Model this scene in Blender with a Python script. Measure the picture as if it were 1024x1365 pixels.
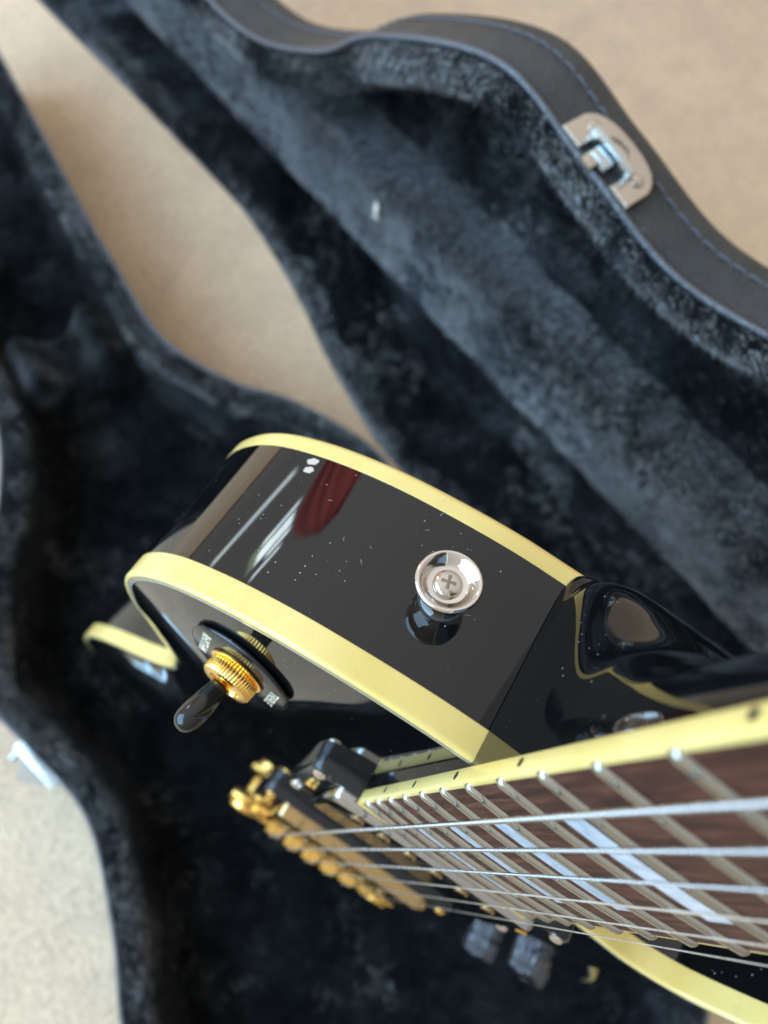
import bpy, bmesh, math, random
import numpy as np
from mathutils import Matrix, Vector, noise, geometry

random.seed(7)
rng = np.random.default_rng(7)
scn = bpy.context.scene
for o in list(bpy.data.objects):
    bpy.data.objects.remove(o)
C = scn.collection
MM = 0.001
ZF = 0.082                                   # height of the case rim above the carpet (m)

# ------------------------------------------------------------------ camera, world, lamps, exposure
CAM_R = [[0.830309, -0.505951, 0.233667], [-0.546617, -0.821060, 0.164530], [0.108610, -0.264337, -0.958295]]
cd = bpy.data.cameras.new('camera')
cam = bpy.data.objects.new('camera', cd)
C.objects.link(cam)
right = Vector([r[0] for r in CAM_R]); down = Vector([r[1] for r in CAM_R]); fwd = Vector([r[2] for r in CAM_R])
mw = Matrix.Identity(4)
for i in range(3):
    mw[i][0] = right[i]; mw[i][1] = -down[i]; mw[i][2] = -fwd[i]
mw.translation = Vector((0.000644, 0.117631, 0.553591 + ZF))
cam.matrix_world = mw
cd.sensor_fit = 'HORIZONTAL'
cd.sensor_width = 6.72
cd.lens = 6.72 * 1045.0 / 1024.0
cd.clip_start = 0.005
cd.clip_end = 50
cd.dof.use_dof = True
cd.dof.focus_distance = 0.165
cd.dof.aperture_fstop = 2.6
scn.camera = cam

w = bpy.data.worlds.new('World')
scn.world = w
w.use_nodes = True
wn, wl = w.node_tree.nodes, w.node_tree.links
wn.clear()
wo = wn.new('ShaderNodeOutputWorld'); bg = wn.new('ShaderNodeBackground')
tc = wn.new('ShaderNodeTexCoord'); sx = wn.new('ShaderNodeSeparateXYZ'); rp = wn.new('ShaderNodeValToRGB')
wl.new(tc.outputs['Generated'], sx.inputs[0]); wl.new(sx.outputs['Z'], rp.inputs[0])
rp.color_ramp.elements[0].position = 0.0; rp.color_ramp.elements[0].color = (0.60, 0.57, 0.53, 1)
rp.color_ramp.elements[1].position = 0.6; rp.color_ramp.elements[1].color = (1.0, 0.98, 0.95, 1)
mr = wn.new('ShaderNodeMapRange'); mr.inputs['From Min'].default_value = -1; mr.inputs['From Max'].default_value = 1
mr.inputs['To Min'].default_value = 0.36; mr.inputs['To Max'].default_value = 0.96
wl.new(sx.outputs['Y'], mr.inputs['Value']); wl.new(mr.outputs[0], bg.inputs[1])
wl.new(rp.outputs[0], bg.inputs[0])
wl.new(bg.outputs[0], wo.inputs[0])


def area(name, loc, target, sx_, sy_, power, col):
    l = bpy.data.lights.new(name, 'AREA'); l.shape = 'RECTANGLE'; l.size = sx_; l.size_y = sy_
    l.energy = power; l.color = col
    o = bpy.data.objects.new(name, l); C.objects.link(o); o.location = loc
    d = Vector(target) - Vector(loc)
    o.rotation_euler = d.to_track_quat('-Z', 'Y').to_euler()
    return o


for px_, pz_, pw_, ph_, pe_ in ((0.22, 1.27, 0.24, 0.06, 0.4), (0.20, 1.405, 0.24, 0.13, 1.2), (0.24, 1.53, 0.16, 0.05, 0.3), (0.17, 1.62, 0.20, 0.04, 0.25), (0.00, 0.72, 0.5, 0.05, 0.5)):
    area('far_window_light', (px_, 3.0, pz_), (0.02, 0.15, 0.4), pw_, ph_, pe_, (0.78, 0.93, 1.0))
area('garden_window_light', (0.10, 3.02, 1.36), (0.02, 0.15, 0.4), 0.16, 0.22, 0.22, (0.62, 0.9, 0.5))
area('side_window_light', (-1.0, 0.62, 0.9), (-0.25, 0.1, 0.0), 1.5, 1.3, 34, (0.36, 0.66, 1.0))
fl_ = bpy.data.lights.new('floor_sun_light', 'SPOT'); fl_.energy = 420; fl_.spot_size = math.radians(32); fl_.spot_blend = 0.5; fl_.shadow_soft_size = 0.06; fl_.color = (1.0, 0.96, 0.9)
fo_ = bpy.data.objects.new('floor_sun_light', fl_); C.objects.link(fo_); fo_.location = (-0.1, 3.0, 2.2)
fo_.rotation_euler = (Vector((-0.12, 1.72, 0.0)) - Vector((-0.1, 3.0, 2.2))).to_track_quat('-Z', 'Y').to_euler()
scn.view_settings.view_transform = 'Standard'
scn.view_settings.look = 'None'
scn.view_settings.exposure = 0.5
scn.view_settings.gamma = 1.0
scn.view_settings.use_curve_mapping = False
scn.render.engine = 'CYCLES'


# ------------------------------------------------------------------ materials
class NT:
    def __init__(s, name):
        s.m = bpy.data.materials.new(name); s.m.use_nodes = True
        s.n, s.l = s.m.node_tree.nodes, s.m.node_tree.links
        s.b = s.n['Principled BSDF']
    def set(s, **k):
        for a, v in k.items():
            s.b.inputs[a.replace('_', ' ')].default_value = (*v, 1) if isinstance(v, tuple) and len(v) == 3 and 'Radius' not in a else v
        return s
    def coord(s, kind='Object', scale=(1, 1, 1)):
        t = s.n.new('ShaderNodeTexCoord'); mp = s.n.new('ShaderNodeMapping')
        mp.inputs['Scale'].default_value = scale
        s.l.new(t.outputs[kind], mp.inputs[0]); return mp.outputs[0]
    def noise(s, vec, scale, detail=4, rough=0.55, dist=0.0):
        t = s.n.new('ShaderNodeTexNoise'); t.inputs['Scale'].default_value = scale
        t.inputs['Detail'].default_value = detail; t.inputs['Roughness'].default_value = rough
        t.inputs['Distortion'].default_value = dist
        s.l.new(vec, t.inputs['Vector']); return t.outputs['Fac']
    def ramp(s, fac, stops):
        r = s.n.new('ShaderNodeValToRGB'); e = r.color_ramp.elements
        while len(e) < len(stops): e.new(0.5)
        for el, (p, c) in zip(e, stops):
            el.position = p; el.color = (*c, 1) if isinstance(c, tuple) else (c, c, c, 1)
        s.l.new(fac, r.inputs[0]); return r.outputs[0]
    def math(s, op, a, b):
        t = s.n.new('ShaderNodeMath'); t.operation = op
        for i, x in enumerate((a, b)):
            if isinstance(x, (int, float)): t.inputs[i].default_value = x
            else: s.l.new(x, t.inputs[i])
        return t.outputs[0]
    def mix(s, fac, a, b):
        t = s.n.new('ShaderNodeMix'); t.data_type = 'RGBA'
        for sock, x in ((t.inputs[0], fac), (t.inputs[6], a), (t.inputs[7], b)):
            if isinstance(x, (int, float)): sock.default_value = x
            elif isinstance(x, tuple): sock.default_value = (*x, 1)
            else: s.l.new(x, sock)
        return t.outputs[2]
    def to(s, out, inp):
        s.l.new(out, s.b.inputs[inp]); return s
    def bump(s, h, strength, dist=0.001, prev=None):
        t = s.n.new('ShaderNodeBump'); t.inputs['Strength'].default_value = strength
        t.inputs['Distance'].default_value = dist
        s.l.new(h, t.inputs['Height'])
        if prev is not None: s.l.new(prev, t.inputs['Normal'])
        s.l.new(t.outputs[0], s.b.inputs['Normal']); return t.outputs[0]


def dusty(name, base, rough, amount=1.0, coat=0.0, scale=1350):
    n = NT(name).set(Base_Color=base, Roughness=rough, Coat_Weight=coat, Coat_Roughness=0.02)
    v = n.coord()
    vo = n.n.new('ShaderNodeTexVoronoi'); vo.inputs['Scale'].default_value = scale
    n.l.new(v, vo.inputs['Vector'])
    sep = n.n.new('ShaderNodeSeparateColor'); n.l.new(vo.outputs['Color'], sep.inputs[0])
    spot = n.math('LESS_THAN', vo.outputs['Distance'], n.math('MULTIPLY', sep.outputs[1], 0.21))
    keep = n.math('GREATER_THAN', sep.outputs[0], n.ramp(n.noise(v, 46, 4), [(0.47, 0.988), (0.60, 0.90), (0.72, 0.55)]))
    msk = n.math('MULTIPLY', n.math('MULTIPLY', spot, keep), amount)
    n.to(n.mix(msk, base, (0.40, 0.40, 0.39)), 'Base Color')
    n.to(n.math('ADD', n.math('MULTIPLY', msk, 0.7), n.ramp(n.noise(v, 60, 5), [(0.3, rough), (0.8, rough + 0.025)])), 'Roughness')
    return n.m


MAT = {}
MAT['black'] = dusty('black_lacquer', (0.0035, 0.0037, 0.004), 0.02, 1.0)
MAT['black_clean'] = dusty('black_neck_lacquer', (0.0035, 0.0037, 0.004), 0.02, 0.7, scale=1100)

n = NT('cream_binding').set(Roughness=0.22, Subsurface_Weight=0.12, Subsurface_Radius=(0.004, 0.003, 0.001), Subsurface_Scale=0.4)
v = n.coord()
cb = n.ramp(n.noise(v, 45, 5), [(0.3, (0.67, 0.48, 0.135)), (0.7, (0.76, 0.575, 0.21))])
n.to(n.mix(n.ramp(n.noise(v, 130, 6, 0.7), [(0.28, 0.55), (0.42, 0.0)]), cb, (0.60, 0.42, 0.13)), 'Base Color')
n.bump(n.noise(v, 90, 3), 0.06, 0.0006)
MAT['cream'] = n.m
MAT['white_line'] = NT('white_purfling').set(Base_Color=(0.66, 0.60, 0.42), Roughness=0.2).m
MAT['black_line'] = NT('black_purfling').set(Base_Color=(0.006, 0.006, 0.006), Roughness=0.12).m

n = NT('rosewood').set(Roughness=0.5, Specular_IOR_Level=0.22)
v = n.coord(scale=(14, 160, 160))
g1 = n.noise(v, 4, 8, 0.65, 0.6); v2 = n.coord(scale=(40, 900, 900)); g2 = n.noise(v2, 2, 4, 0.6)
c1 = n.ramp(g1, [(0.32, (0.016, 0.005, 0.0035)), (0.48, (0.062, 0.019, 0.011)), (0.66, (0.145, 0.053, 0.031))])
n.to(n.mix(n.ramp(g2, [(0.30, 0.75), (0.45, 0.0)]), c1, (0.016, 0.009, 0.008)), 'Base Color')
n.bump(g2, 0.35, 0.0003)
MAT['rosewood'] = n.m

n = NT('pearl').set(Roughness=0.2, Coat_Weight=0.4)
v = n.coord(scale=(1, 1, 1))
n.to(n.ramp(n.noise(v, 160, 4, 0.6, 1.5), [(0.3, (0.44, 0.50, 0.56)), (0.6, (0.66, 0.71, 0.75))]), 'Base Color')
MAT['pearl'] = n.m


def metal(name, col, rough, bs=None, bst=0.1):
    n = NT(name).set(Base_Color=col, Metallic=1.0, Roughness=rough)
    v = n.coord()
    n.to(n.ramp(n.noise(v, 500, 4), [(0.3, rough * 0.7), (0.7, rough * 1.4)]), 'Roughness')
    if bs: n.bump(n.noise(v, bs, 3), bst, 0.0003)
    return n.m


MAT['nickel'] = metal('fret_nickel', (0.46, 0.45, 0.39), 0.2)
MAT['chrome'] = metal('chrome', (0.66, 0.62, 0.58), 0.035)
MAT['steel'] = metal('satin_steel', (0.56, 0.52, 0.47), 0.16, 700, 0.25)
MAT['gold'] = metal('gold_plating', (0.95, 0.60, 0.16), 0.14, 300, 0.15)
MAT['gold_worn'] = metal('worn_gold_plating', (0.46, 0.33, 0.16), 0.14)
MAT['nickel_cover'] = metal('worn_nickel_cover', (0.40, 0.36, 0.30), 0.12)
MAT['grey_cover'] = metal('dull_nickel_cover', (0.42, 0.42, 0.41), 0.1)
MAT['latch'] = metal('latch_steel', (0.50, 0.44, 0.38), 0.24, 500, 0.2)
MAT['zinc'] = metal('zinc_plate', (0.50, 0.54, 0.54), 0.26)
MAT['string'] = metal('plain_string', (0.90, 0.89, 0.87), 0.34)
MAT['wound'] = metal('wound_string', (0.54, 0.53, 0.51), 0.24)
MAT['plastic'] = dusty('black_plastic', (0.008, 0.008, 0.009), 0.16, 0.8, scale=1100)
n = NT('smoky_plastic').set(Base_Color=(0.010, 0.0095, 0.0095), Roughness=0.07)
MAT['tip'] = n.m
MAT['knob'] = NT('clear_coated_knob').set(Base_Color=(0.018, 0.022, 0.032), Roughness=0.08, IOR=1.6, Coat_Weight=0.6).m
MAT['print'] = NT('gold_print').set(Base_Color=(0.80, 0.74, 0.55), Roughness=0.35).m
MAT['dot'] = NT('side_dot_black').set(Base_Color=(0.02, 0.018, 0.015), Roughness=0.4).m
MAT['bone'] = NT('nut_bone').set(Base_Color=(0.75, 0.70, 0.58), Roughness=0.4).m
MAT['felt'] = NT('black_felt').set(Base_Color=(0.012, 0.012, 0.013), Roughness=0.9, Sheen_Weight=0.4).m

# black plush: dark pile whose nap lies in patches; the pad's lighter copy has its light painted in
def plush(name, stops, dark):
    n = NT(name).set(Roughness=0.95, Sheen_Roughness=0.36, Sheen_Tint=(0.95, 0.97, 1.0), Specular_IOR_Level=0.1)
    v = n.coord()
    nap = n.noise(v, 26, 6, 0.68, 0.1); fib = n.noise(v, 900, 3, 0.7); mid = n.noise(v, 160, 4, 0.6)
    n.to(n.ramp(nap, [(0.36, (0.0015, 0.0019, 0.0024)), (0.68, dark)]), 'Base Color')
    n.to(n.ramp(n.math('MULTIPLY', nap, n.math('ADD', fib, 0.5)), stops), 'Sheen Weight')
    b1 = n.bump(mid, 0.8, 0.004)
    n.bump(fib, 0.9, 0.0015, b1)
    return n.m


MAT['plush'] = plush('black_plush', [(0.37, 0.0), (0.50, 0.10), (0.62, 0.4)], (0.009, 0.011, 0.013))
MAT['pad_plush'] = plush('lit_black_plush', [(0.26, 0.2), (0.50, 0.9)], (0.016, 0.019, 0.022))  # lighter plush copy, light on the pad put into the colour

# textured black vinyl
n = NT('black_vinyl').set(Roughness=0.42, Base_Color=(0.030, 0.027, 0.024))
v = n.coord()
vo = n.n.new('ShaderNodeTexVoronoi'); vo.inputs['Scale'].default_value = 1100; n.l.new(v, vo.inputs['Vector'])
n.to(n.ramp(n.noise(v, 60, 4), [(0.3, (0.022, 0.0205, 0.019)), (0.7, (0.045, 0.041, 0.037))]), 'Base Color')
n.bump(vo.outputs['Distance'], 0.9, 0.0012)
MAT['vinyl'] = n.m
n = NT('piping_vinyl').set(Base_Color=(0.06, 0.064, 0.074), Roughness=0.3, Specular_IOR_Level=0.7)
vo = n.n.new('ShaderNodeTexVoronoi'); vo.inputs['Scale'].default_value = 900; n.l.new(n.coord(), vo.inputs['Vector'])
n.bump(vo.outputs['Distance'], 0.5, 0.0008)
MAT['piping'] = n.m
MAT['thread'] = NT('grey_blue_thread').set(Base_Color=(0.095, 0.10, 0.12), Roughness=0.6).m

n = NT('beige_carpet').set(Roughness=0.95, Sheen_Weight=0.25, Sheen_Roughness=0.6, Specular_IOR_Level=0.1)
v = n.coord()
big = n.noise(v, 5, 4); mid = n.noise(v, 26, 4, 0.6); tuft = n.noise(v, 210, 3, 0.6); fib = n.noise(v, 900, 2)
c = n.mix(n.ramp(big, [(0.35, 0.0), (0.65, 1.0)]), (0.70, 0.505, 0.325), (0.78, 0.58, 0.385))
c = n.mix(n.ramp(mid, [(0.3, 0.35), (0.6, 0.0)]), c, (0.41, 0.305, 0.21))
c = n.mix(n.ramp(tuft, [(0.35, 0.5), (0.58, 0.0)]), c, (0.40, 0.29, 0.19))
n.to(c, 'Base Color')
b1 = n.bump(tuft, 0.8, 0.004)
n.bump(fib, 0.6, 0.0015, b1)
MAT['carpet'] = n.m


# ------------------------------------------------------------------ helpers
def link(name, me, mat, parent=None):
    o = bpy.data.objects.new(name, me); C.objects.link(o)
    if mat is not None:
        for m_ in (mat if isinstance(mat, (list, tuple)) else [mat]): me.materials.append(MAT[m_])
    if parent is not None: o.parent = parent
    return o


def mk(name, verts, faces, mat, parent=None, smooth=True, fm=None, weld=None, recalc=True, sharp=None):
    me = bpy.data.meshes.new(name)
    me.from_pydata([tuple(x * MM for x in p) for p in verts], [], [tuple(f) for f in faces])
    bm = bmesh.new(); bm.from_mesh(me)
    if fm is not None:
        bm.faces.ensure_lookup_table()
        for f, k in zip(bm.faces, fm): f.material_index = k
    if weld: bmesh.ops.remove_doubles(bm, verts=bm.verts, dist=weld * MM)
    if recalc: bmesh.ops.recalc_face_normals(bm, faces=bm.faces)
    for f in bm.faces: f.smooth = smooth
    if sharp is not None:
        for e in bm.edges:
            if len(e.link_faces) == 2 and e.calc_face_angle(0) > math.radians(sharp): e.smooth = False
    bm.to_mesh(me); bm.free()
    return link(name, me, mat, parent)


class MB:
    """collects shapes for one mesh (mm)"""
    def __init__(s): s.v = []; s.f = []
    def add(s, V, F):
        k = len(s.v); s.v += [tuple(p) for p in V]; s.f += [tuple(i + k for i in f) for f in F]; return s
    def box(s, c, d, R=None, bev=0.0):
        x, y, z = (q / 2 for q in d); b = min(bev, x * .9, y * .9, z * .9)
        bm = bmesh.new(); bmesh.ops.create_cube(bm, size=1)
        for q in bm.verts: q.co = Vector((q.co.x * d[0], q.co.y * d[1], q.co.z * d[2]))
        if b > 0: bmesh.ops.bevel(bm, geom=bm.edges[:], offset=b, segments=2, affect='EDGES', profile=0.6)
        bm.verts.index_update()
        V = [(R @ q.co if R else q.co) + Vector(c) for q in bm.verts]
        F = [[q.index for q in f.verts] for f in bm.faces]; bm.free()
        return s.add(V, F)
    def lathe(s, prof, c=(0, 0, 0), R=None, seg=32, knurl=None):
        """prof = [(r, z)...]; knurl = (i0, i1, n, depth)"""
        V = []; F = []
        for i, (r, z) in enumerate(prof):
            for k in range(seg):
                a = 2 * math.pi * k / seg; rr = r
                if knurl and knurl[0] <= i <= knurl[1]: rr = r - knurl[3] * (0.5 + 0.5 * math.cos(a * knurl[2]))
                p = Vector((rr * math.cos(a), rr * math.sin(a), z)); V.append((R @ p if R else p) + Vector(c))
        for i in range(len(prof) - 1):
            for k in range(seg):
                a, b = i * seg + k, i * seg + (k + 1) % seg
                F.append((a, b, b + seg, a + seg))
        if prof[0][0] > 1e-6: F.append(tuple(range(seg))[::-1])
        if prof[-1][0] > 1e-6: F.append(tuple(range((len(prof) - 1) * seg, len(prof) * seg)))
        return s.add(V, F)
    def tube(s, pts, r, seg=10, closed=False, cap=True):
        P = [Vector(p) for p in pts]; N = len(P); V = []; F = []
        up = Vector((0.13, 0.31, 0.94))
        for i, p in enumerate(P):
            t = (P[(i + 1) % N] - P[i - 1]) if closed else (P[min(i + 1, N - 1)] - P[max(i - 1, 0)])
            t.normalize(); a = t.cross(up)
            if a.length < 1e-4: a = t.cross(Vector((1, 0, 0)))
            a.normalize(); b = t.cross(a)
            rr = r[i] if isinstance(r, (list, tuple)) else r
            for k in range(seg):
                q = 2 * math.pi * k / seg; V.append(p + a * rr * math.cos(q) + b * rr * math.sin(q))
        for i in range(N if closed else N - 1):
            for k in range(seg):
                a0 = i * seg + k; a1 = i * seg + (k + 1) % seg
                b0 = ((i + 1) % N) * seg + k; b1 = ((i + 1) % N) * seg + (k + 1) % seg
                F.append((a0, a1, b1, b0))
        if cap and not closed:
            F.append(tuple(range(seg))[::-1]); F.append(tuple(range((N - 1) * seg, N * seg)))
        return s.add(V, F)
    def prism(s, poly, z0, z1, R=None, c=(0, 0, 0), bev=0.0):
        """poly 2D counter-clockwise, extruded z0..z1 with a chamfer on top"""
        n_ = len(poly); V = []
        cx = sum(p[0] for p in poly) / n_; cy = sum(p[1] for p in poly) / n_
        rows = [(0, z0), (0, z1 - bev), (bev, z1)] if bev else [(0, z0), (0, z1)]
        for b, z in rows:
            for p in poly:
                d = Vector((p[0] - cx, p[1] - cy)); L = max(d.length, 1e-6)
                q = Vector((p[0] - d.x / L * b, p[1] - d.y / L * b, z)); V.append((R @ q if R else q) + Vector(c))
        F = [tuple(range(n_))[::-1], tuple(range((len(rows) - 1) * n_, len(rows) * n_))]
        for i in range(len(rows) - 1):
            for k in range(n_):
                F.append((i * n_ + k, i * n_ + (k + 1) % n_, (i + 1) * n_ + (k + 1) % n_, (i + 1) * n_ + k))
        return s.add(V, F)
    def build(s, name, mat, parent=None, smooth=True, sharp=35, **k):
        return mk(name, s.v, s.f, mat, parent, smooth, sharp=sharp, **k)


def tag(o, label, cat, group=None, kind=None):
    if label: o['label'] = label
    if cat: o['category'] = cat
    if group: o['group'] = group
    if kind: o['kind'] = kind
    return o


def cr(P, n_=14, closed=False):
    P = np.asarray(P, float)
    Q = np.vstack([P[-1:], P, P[:2]]) if closed else np.vstack([2 * P[0] - P[1], P, 2 * P[-1] - P[-2]])
    out = []; t = np.linspace(0, 1, n_, endpoint=False)[:, None]
    for i in range(1, len(Q) - 2):
        a, b, c_, d = Q[i - 1:i + 3]
        out.append(.5 * ((2 * b) + (-a + c_) * t + (2 * a - 5 * b + 4 * c_ - d) * t * t + (-a + 3 * b - 3 * c_ + d) * t ** 3))
    if not closed: out.append(P[-1:])
    return np.vstack(out)


def resample(P, n_, closed=True):
    Q = np.vstack([P, P[:1]]) if closed else P
    s_ = np.r_[0, np.cumsum(np.linalg.norm(np.diff(Q, axis=0), axis=1))]
    t = np.linspace(0, s_[-1], n_ + 1)[:-1] if closed else np.linspace(0, s_[-1], n_)
    return np.c_[np.interp(t, s_, Q[:, 0]), np.interp(t, s_, Q[:, 1])]


def normals2(P):
    t = np.roll(P, -1, 0) - np.roll(P, 1, 0)
    t /= np.linalg.norm(t, axis=1)[:, None] + 1e-9
    n_ = np.c_[t[:, 1], -t[:, 0]]
    A = 0.5 * np.sum(P[:, 0] * np.roll(P[:, 1], -1) - np.roll(P[:, 0], -1) * P[:, 1])
    return n_ if A > 0 else -n_                # outward


def inset(P, d, smooth=0):
    Q = P - normals2(P) * d
    for _ in range(smooth): Q = (np.roll(Q, 1, 0) + 2 * Q + np.roll(Q, -1, 0)) / 4
    return Q


def inside(poly, X, Y):
    r = np.zeros(X.shape, bool); n_ = len(poly); j = n_ - 1
    for i in range(n_):
        xi, yi = poly[i]; xj, yj = poly[j]
        c_ = ((yi > Y) != (yj > Y)) & (X < (xj - xi) * (Y - yi) / (yj - yi + 1e-12) + xi)
        r ^= c_; j = i
    return r


def edge_dist(poly, X, Y):
    D = np.full(X.shape, 1e9); n_ = len(poly)
    for i in range(n_):
        a = poly[i]; b = poly[(i + 1) % n_]; ab = b - a; L = ab @ ab + 1e-9
        t = np.clip(((X - a[0]) * ab[0] + (Y - a[1]) * ab[1]) / L, 0, 1)
        D = np.minimum(D, (X - a[0] - t * ab[0]) ** 2 + (Y - a[1] - t * ab[1]) ** 2)
    return np.sqrt(D)


def fill(poly, step):
    """triangulated interior of a 2D polygon with a grid of inner points"""
    x0, y0 = poly.min(0); x1, y1 = poly.max(0)
    X, Y = np.meshgrid(np.arange(x0, x1, step), np.arange(y0, y1, step))
    X = X + (np.arange(X.shape[0]) % 2)[:, None] * step / 2
    coarse = poly[::2] if len(poly) > 300 else poly
    ok = inside(coarse, X, Y); X, Y = X[ok], Y[ok]
    ok = edge_dist(coarse, X, Y) > step * 0.55; X, Y = X[ok], Y[ok]
    V = [Vector(p) for p in poly] + [Vector((a, b)) for a, b in zip(X, Y)]
    n_ = len(poly)
    r = geometry.delaunay_2d_cdt(V, [(i, (i + 1) % n_) for i in range(n_)], [], 1, 1e-5)
    return np.array([tuple(p) for p in r[0]]), [tuple(f) for f in r[2]]


# ------------------------------------------------------------------ carpet
mk('carpet', [(-3000, -3000, 0), (3000, -3000, 0), (3000, 3000, 0), (-3000, 3000, 0)], [(0, 1, 2, 3)], 'carpet')['kind'] = 'structure'

# unseen red cloth, added and shaped for a red reflection in the guitar's shoulder
MAT['red'] = NT('added_red_cloth').set(Base_Color=(0.72, 0.13, 0.11), Roughness=0.8, Sheen_Weight=0.3).m
V = []; F = []
for i_ in range(61):
    for j_ in range(25):
        u = i_ / 60; q = j_ / 24
        V.append((560 + 560 * (u - 0.5) * max(0.05, math.sin(math.pi * min(1, 0.06 + 0.94 * q))) ** 0.6 + 22 * math.sin(q * 3 + u * 5), 2550 + 28 * math.sin(u * 26 + 0.8 * q) + 10 * math.sin(u * 61 + 2 * q), 950 + 850 * q))
V += [(x, y + 4, z) for x, y, z in V]
for i_ in range(60):
    for j_ in range(24):
        k = i_ * 25 + j_
        F += [(k, k + 1, k + 26, k + 25), (k + 1525, k + 1550, k + 1551, k + 1526)]
sl_ = bpy.data.lights.new('added_cloth_spot', 'SPOT'); sl_.energy = 170; sl_.spot_size = math.radians(34); sl_.spot_blend = 0.6; sl_.shadow_soft_size = 0.15  # added spot with no real source, brightens the cloth for its reflection
so_ = bpy.data.objects.new('added_cloth_spot', sl_); C.objects.link(so_); so_.location = (0.9, 1.2, 2.3)
so_.rotation_euler = (Vector((0.5, 2.55, 1.35)) - Vector((0.9, 1.2, 2.3))).to_track_quat('-Z', 'Y').to_euler()
tag(mk('added_red_cloth', V, F, 'red', None, recalc=False), 'unseen red cloth, added for its reflection in the glossy black guitar shoulder', 'cloth')

# ------------------------------------------------------------------ guitar case
O = np.array([[-224, 0], [-219, 55], [-203, 100], [-170, 141], [-115, 170], [-50, 180], [15.8, 180], [75.4, 157], [142.7, 139], [199.9, 148.9], [253, 156.8],
              [320, 125.2], [357.7, 93.6], [416.6, 66.5], [490, 66], [568, 69.6], [660, 76], [730, 79], [750, 66], [757, 40], [758, 0]], float)
half = cr(O, 10)
outline = np.vstack([np.c_[half[:, 1], half[:, 0]], np.c_[-half[::-1, 1], half[::-1, 0]][1:-1]])   # (X, Y), counter-clockwise
outline = resample(outline, 420)
HN = Vector((0.995426, 0.095532, 0)); HD = Vector((-0.095532, 0.995426, 0)); HC = 184.79; TH = 1.44994
HE = HN * math.cos(TH) + Vector((0, 0, math.sin(TH))); HM = -HN * math.sin(TH) + Vector((0, 0, math.cos(TH)))


def base_pt(x, y, z): return Vector((x, y, z + ZF * 1000))
def lid_pt(x, y, z):
    p = Vector((x, y, 0)); s_ = HC - p.dot(HN)
    return HC * HN + HD * p.dot(HD) + HE * s_ + HM * z + Vector((0, 0, ZF * 1000))


def vn(p, s_, seed=0.0):
    return noise.noise(Vector((p[0] * s_ + seed, p[1] * s_ + 3.1 * seed, p[2] * s_ - seed)))


def rings(name, poly, prof, mp, mat, parent, cap=None, wob=0.0, floor_fn=None, step=8.0):
    """loft inset rings of the outline; prof = [(inset, z)]; closes with a filled floor when floor_fn is given"""
    V = []; F = []; n_ = len(poly)
    for i, (d, z) in enumerate(prof):
        Q = inset(poly, d, 2 if d > 3 else 0)
        for x, y in Q:
            p = Vector((x, y, z))
            if wob: p.z += wob * (vn(p, 0.035, i) + 0.5 * vn(p, 0.11, i)); p.x += wob * .5 * vn(p, 0.06, 5 + i); p.y += wob * .5 * vn(p, 0.06, 9 + i)
            V.append(p)
    for i in range(len(prof) - 1):
        for k in range(n_):
            F.append((i * n_ + k, i * n_ + (k + 1) % n_, (i + 1) * n_ + (k + 1) % n_, (i + 1) * n_ + k))
    if floor_fn:
        last = np.array([(p.x, p.y) for p in V[-n_:]]); zl = prof[-1][1]
        v2, f2 = fill(last, step)
        D = edge_dist(last[::2], v2[:, 0], v2[:, 1]); k0 = len(V)
        for (x, y), d in zip(v2, D):
            V.append(Vector((x, y, zl + floor_fn(x, y, d) * min(1.0, d / 6.0))))
        for a in range(n_):                       # boundary follows the ring exactly
            V[k0 + a].z = V[k0 - n_ + a].z if (V[k0 + a].xy - V[k0 - n_ + a].xy).length < 0.5 else V[k0 + a].z
        F += [tuple(i + k0 for i in f) for f in f2]
    elif cap:
        F.append(tuple(range((len(prof) - 1) * n_, len(prof) * n_)))
    W = [mp(p.x, p.y, p.z) for p in V]
    return mk(name, W, F, mat, parent, weld=0.3)


case = bpy.data.objects.new('guitar_case', None); C.objects.link(case)
tag(case, 'open black guitar case with dark plush lining, lid standing up, on the beige carpet', 'guitar case')


def shell_prof(depth, r=13):
    pr = [(1.0, -0.5), (0, -2.5), (0, -depth + r)]
    for a in (20, 40, 60, 80): pr.append((r * (1 - math.cos(math.radians(a))), -depth + r - r * math.sin(math.radians(a))))
    pr.append((r + 8, -depth - 0.0)); pr.append((r + 30, -depth - 0.0)); return pr


BASE_D, LID_D = 80.0, 38.0
base = rings('case_base', outline, shell_prof(BASE_D, 14), base_pt, 'vinyl', case, cap=True)
lid = rings('lid', outline, shell_prof(LID_D, 9)[:-1] + [(30, -54), (48, -60), (60, -62)], lid_pt, 'vinyl', case, cap=True)
lid['label'] = 'case lid standing upright, grainy vinyl wall with stitching'


def sstep(a, b, x):
    t = min(1, max(0, (x - a) / (b - a))); return t * t * (3 - 2 * t)


def lid_floor(x, y, d):
    z = 2.5 * vn((x, y, 1), 0.03) + 1.5 * vn((x, y, 4), 0.09)
    return z


def base_floor(x, y, d):
    return 2.0 * vn((x, y, 1), 0.025) + 0.8 * vn((x, y, 4), 0.08)


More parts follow.
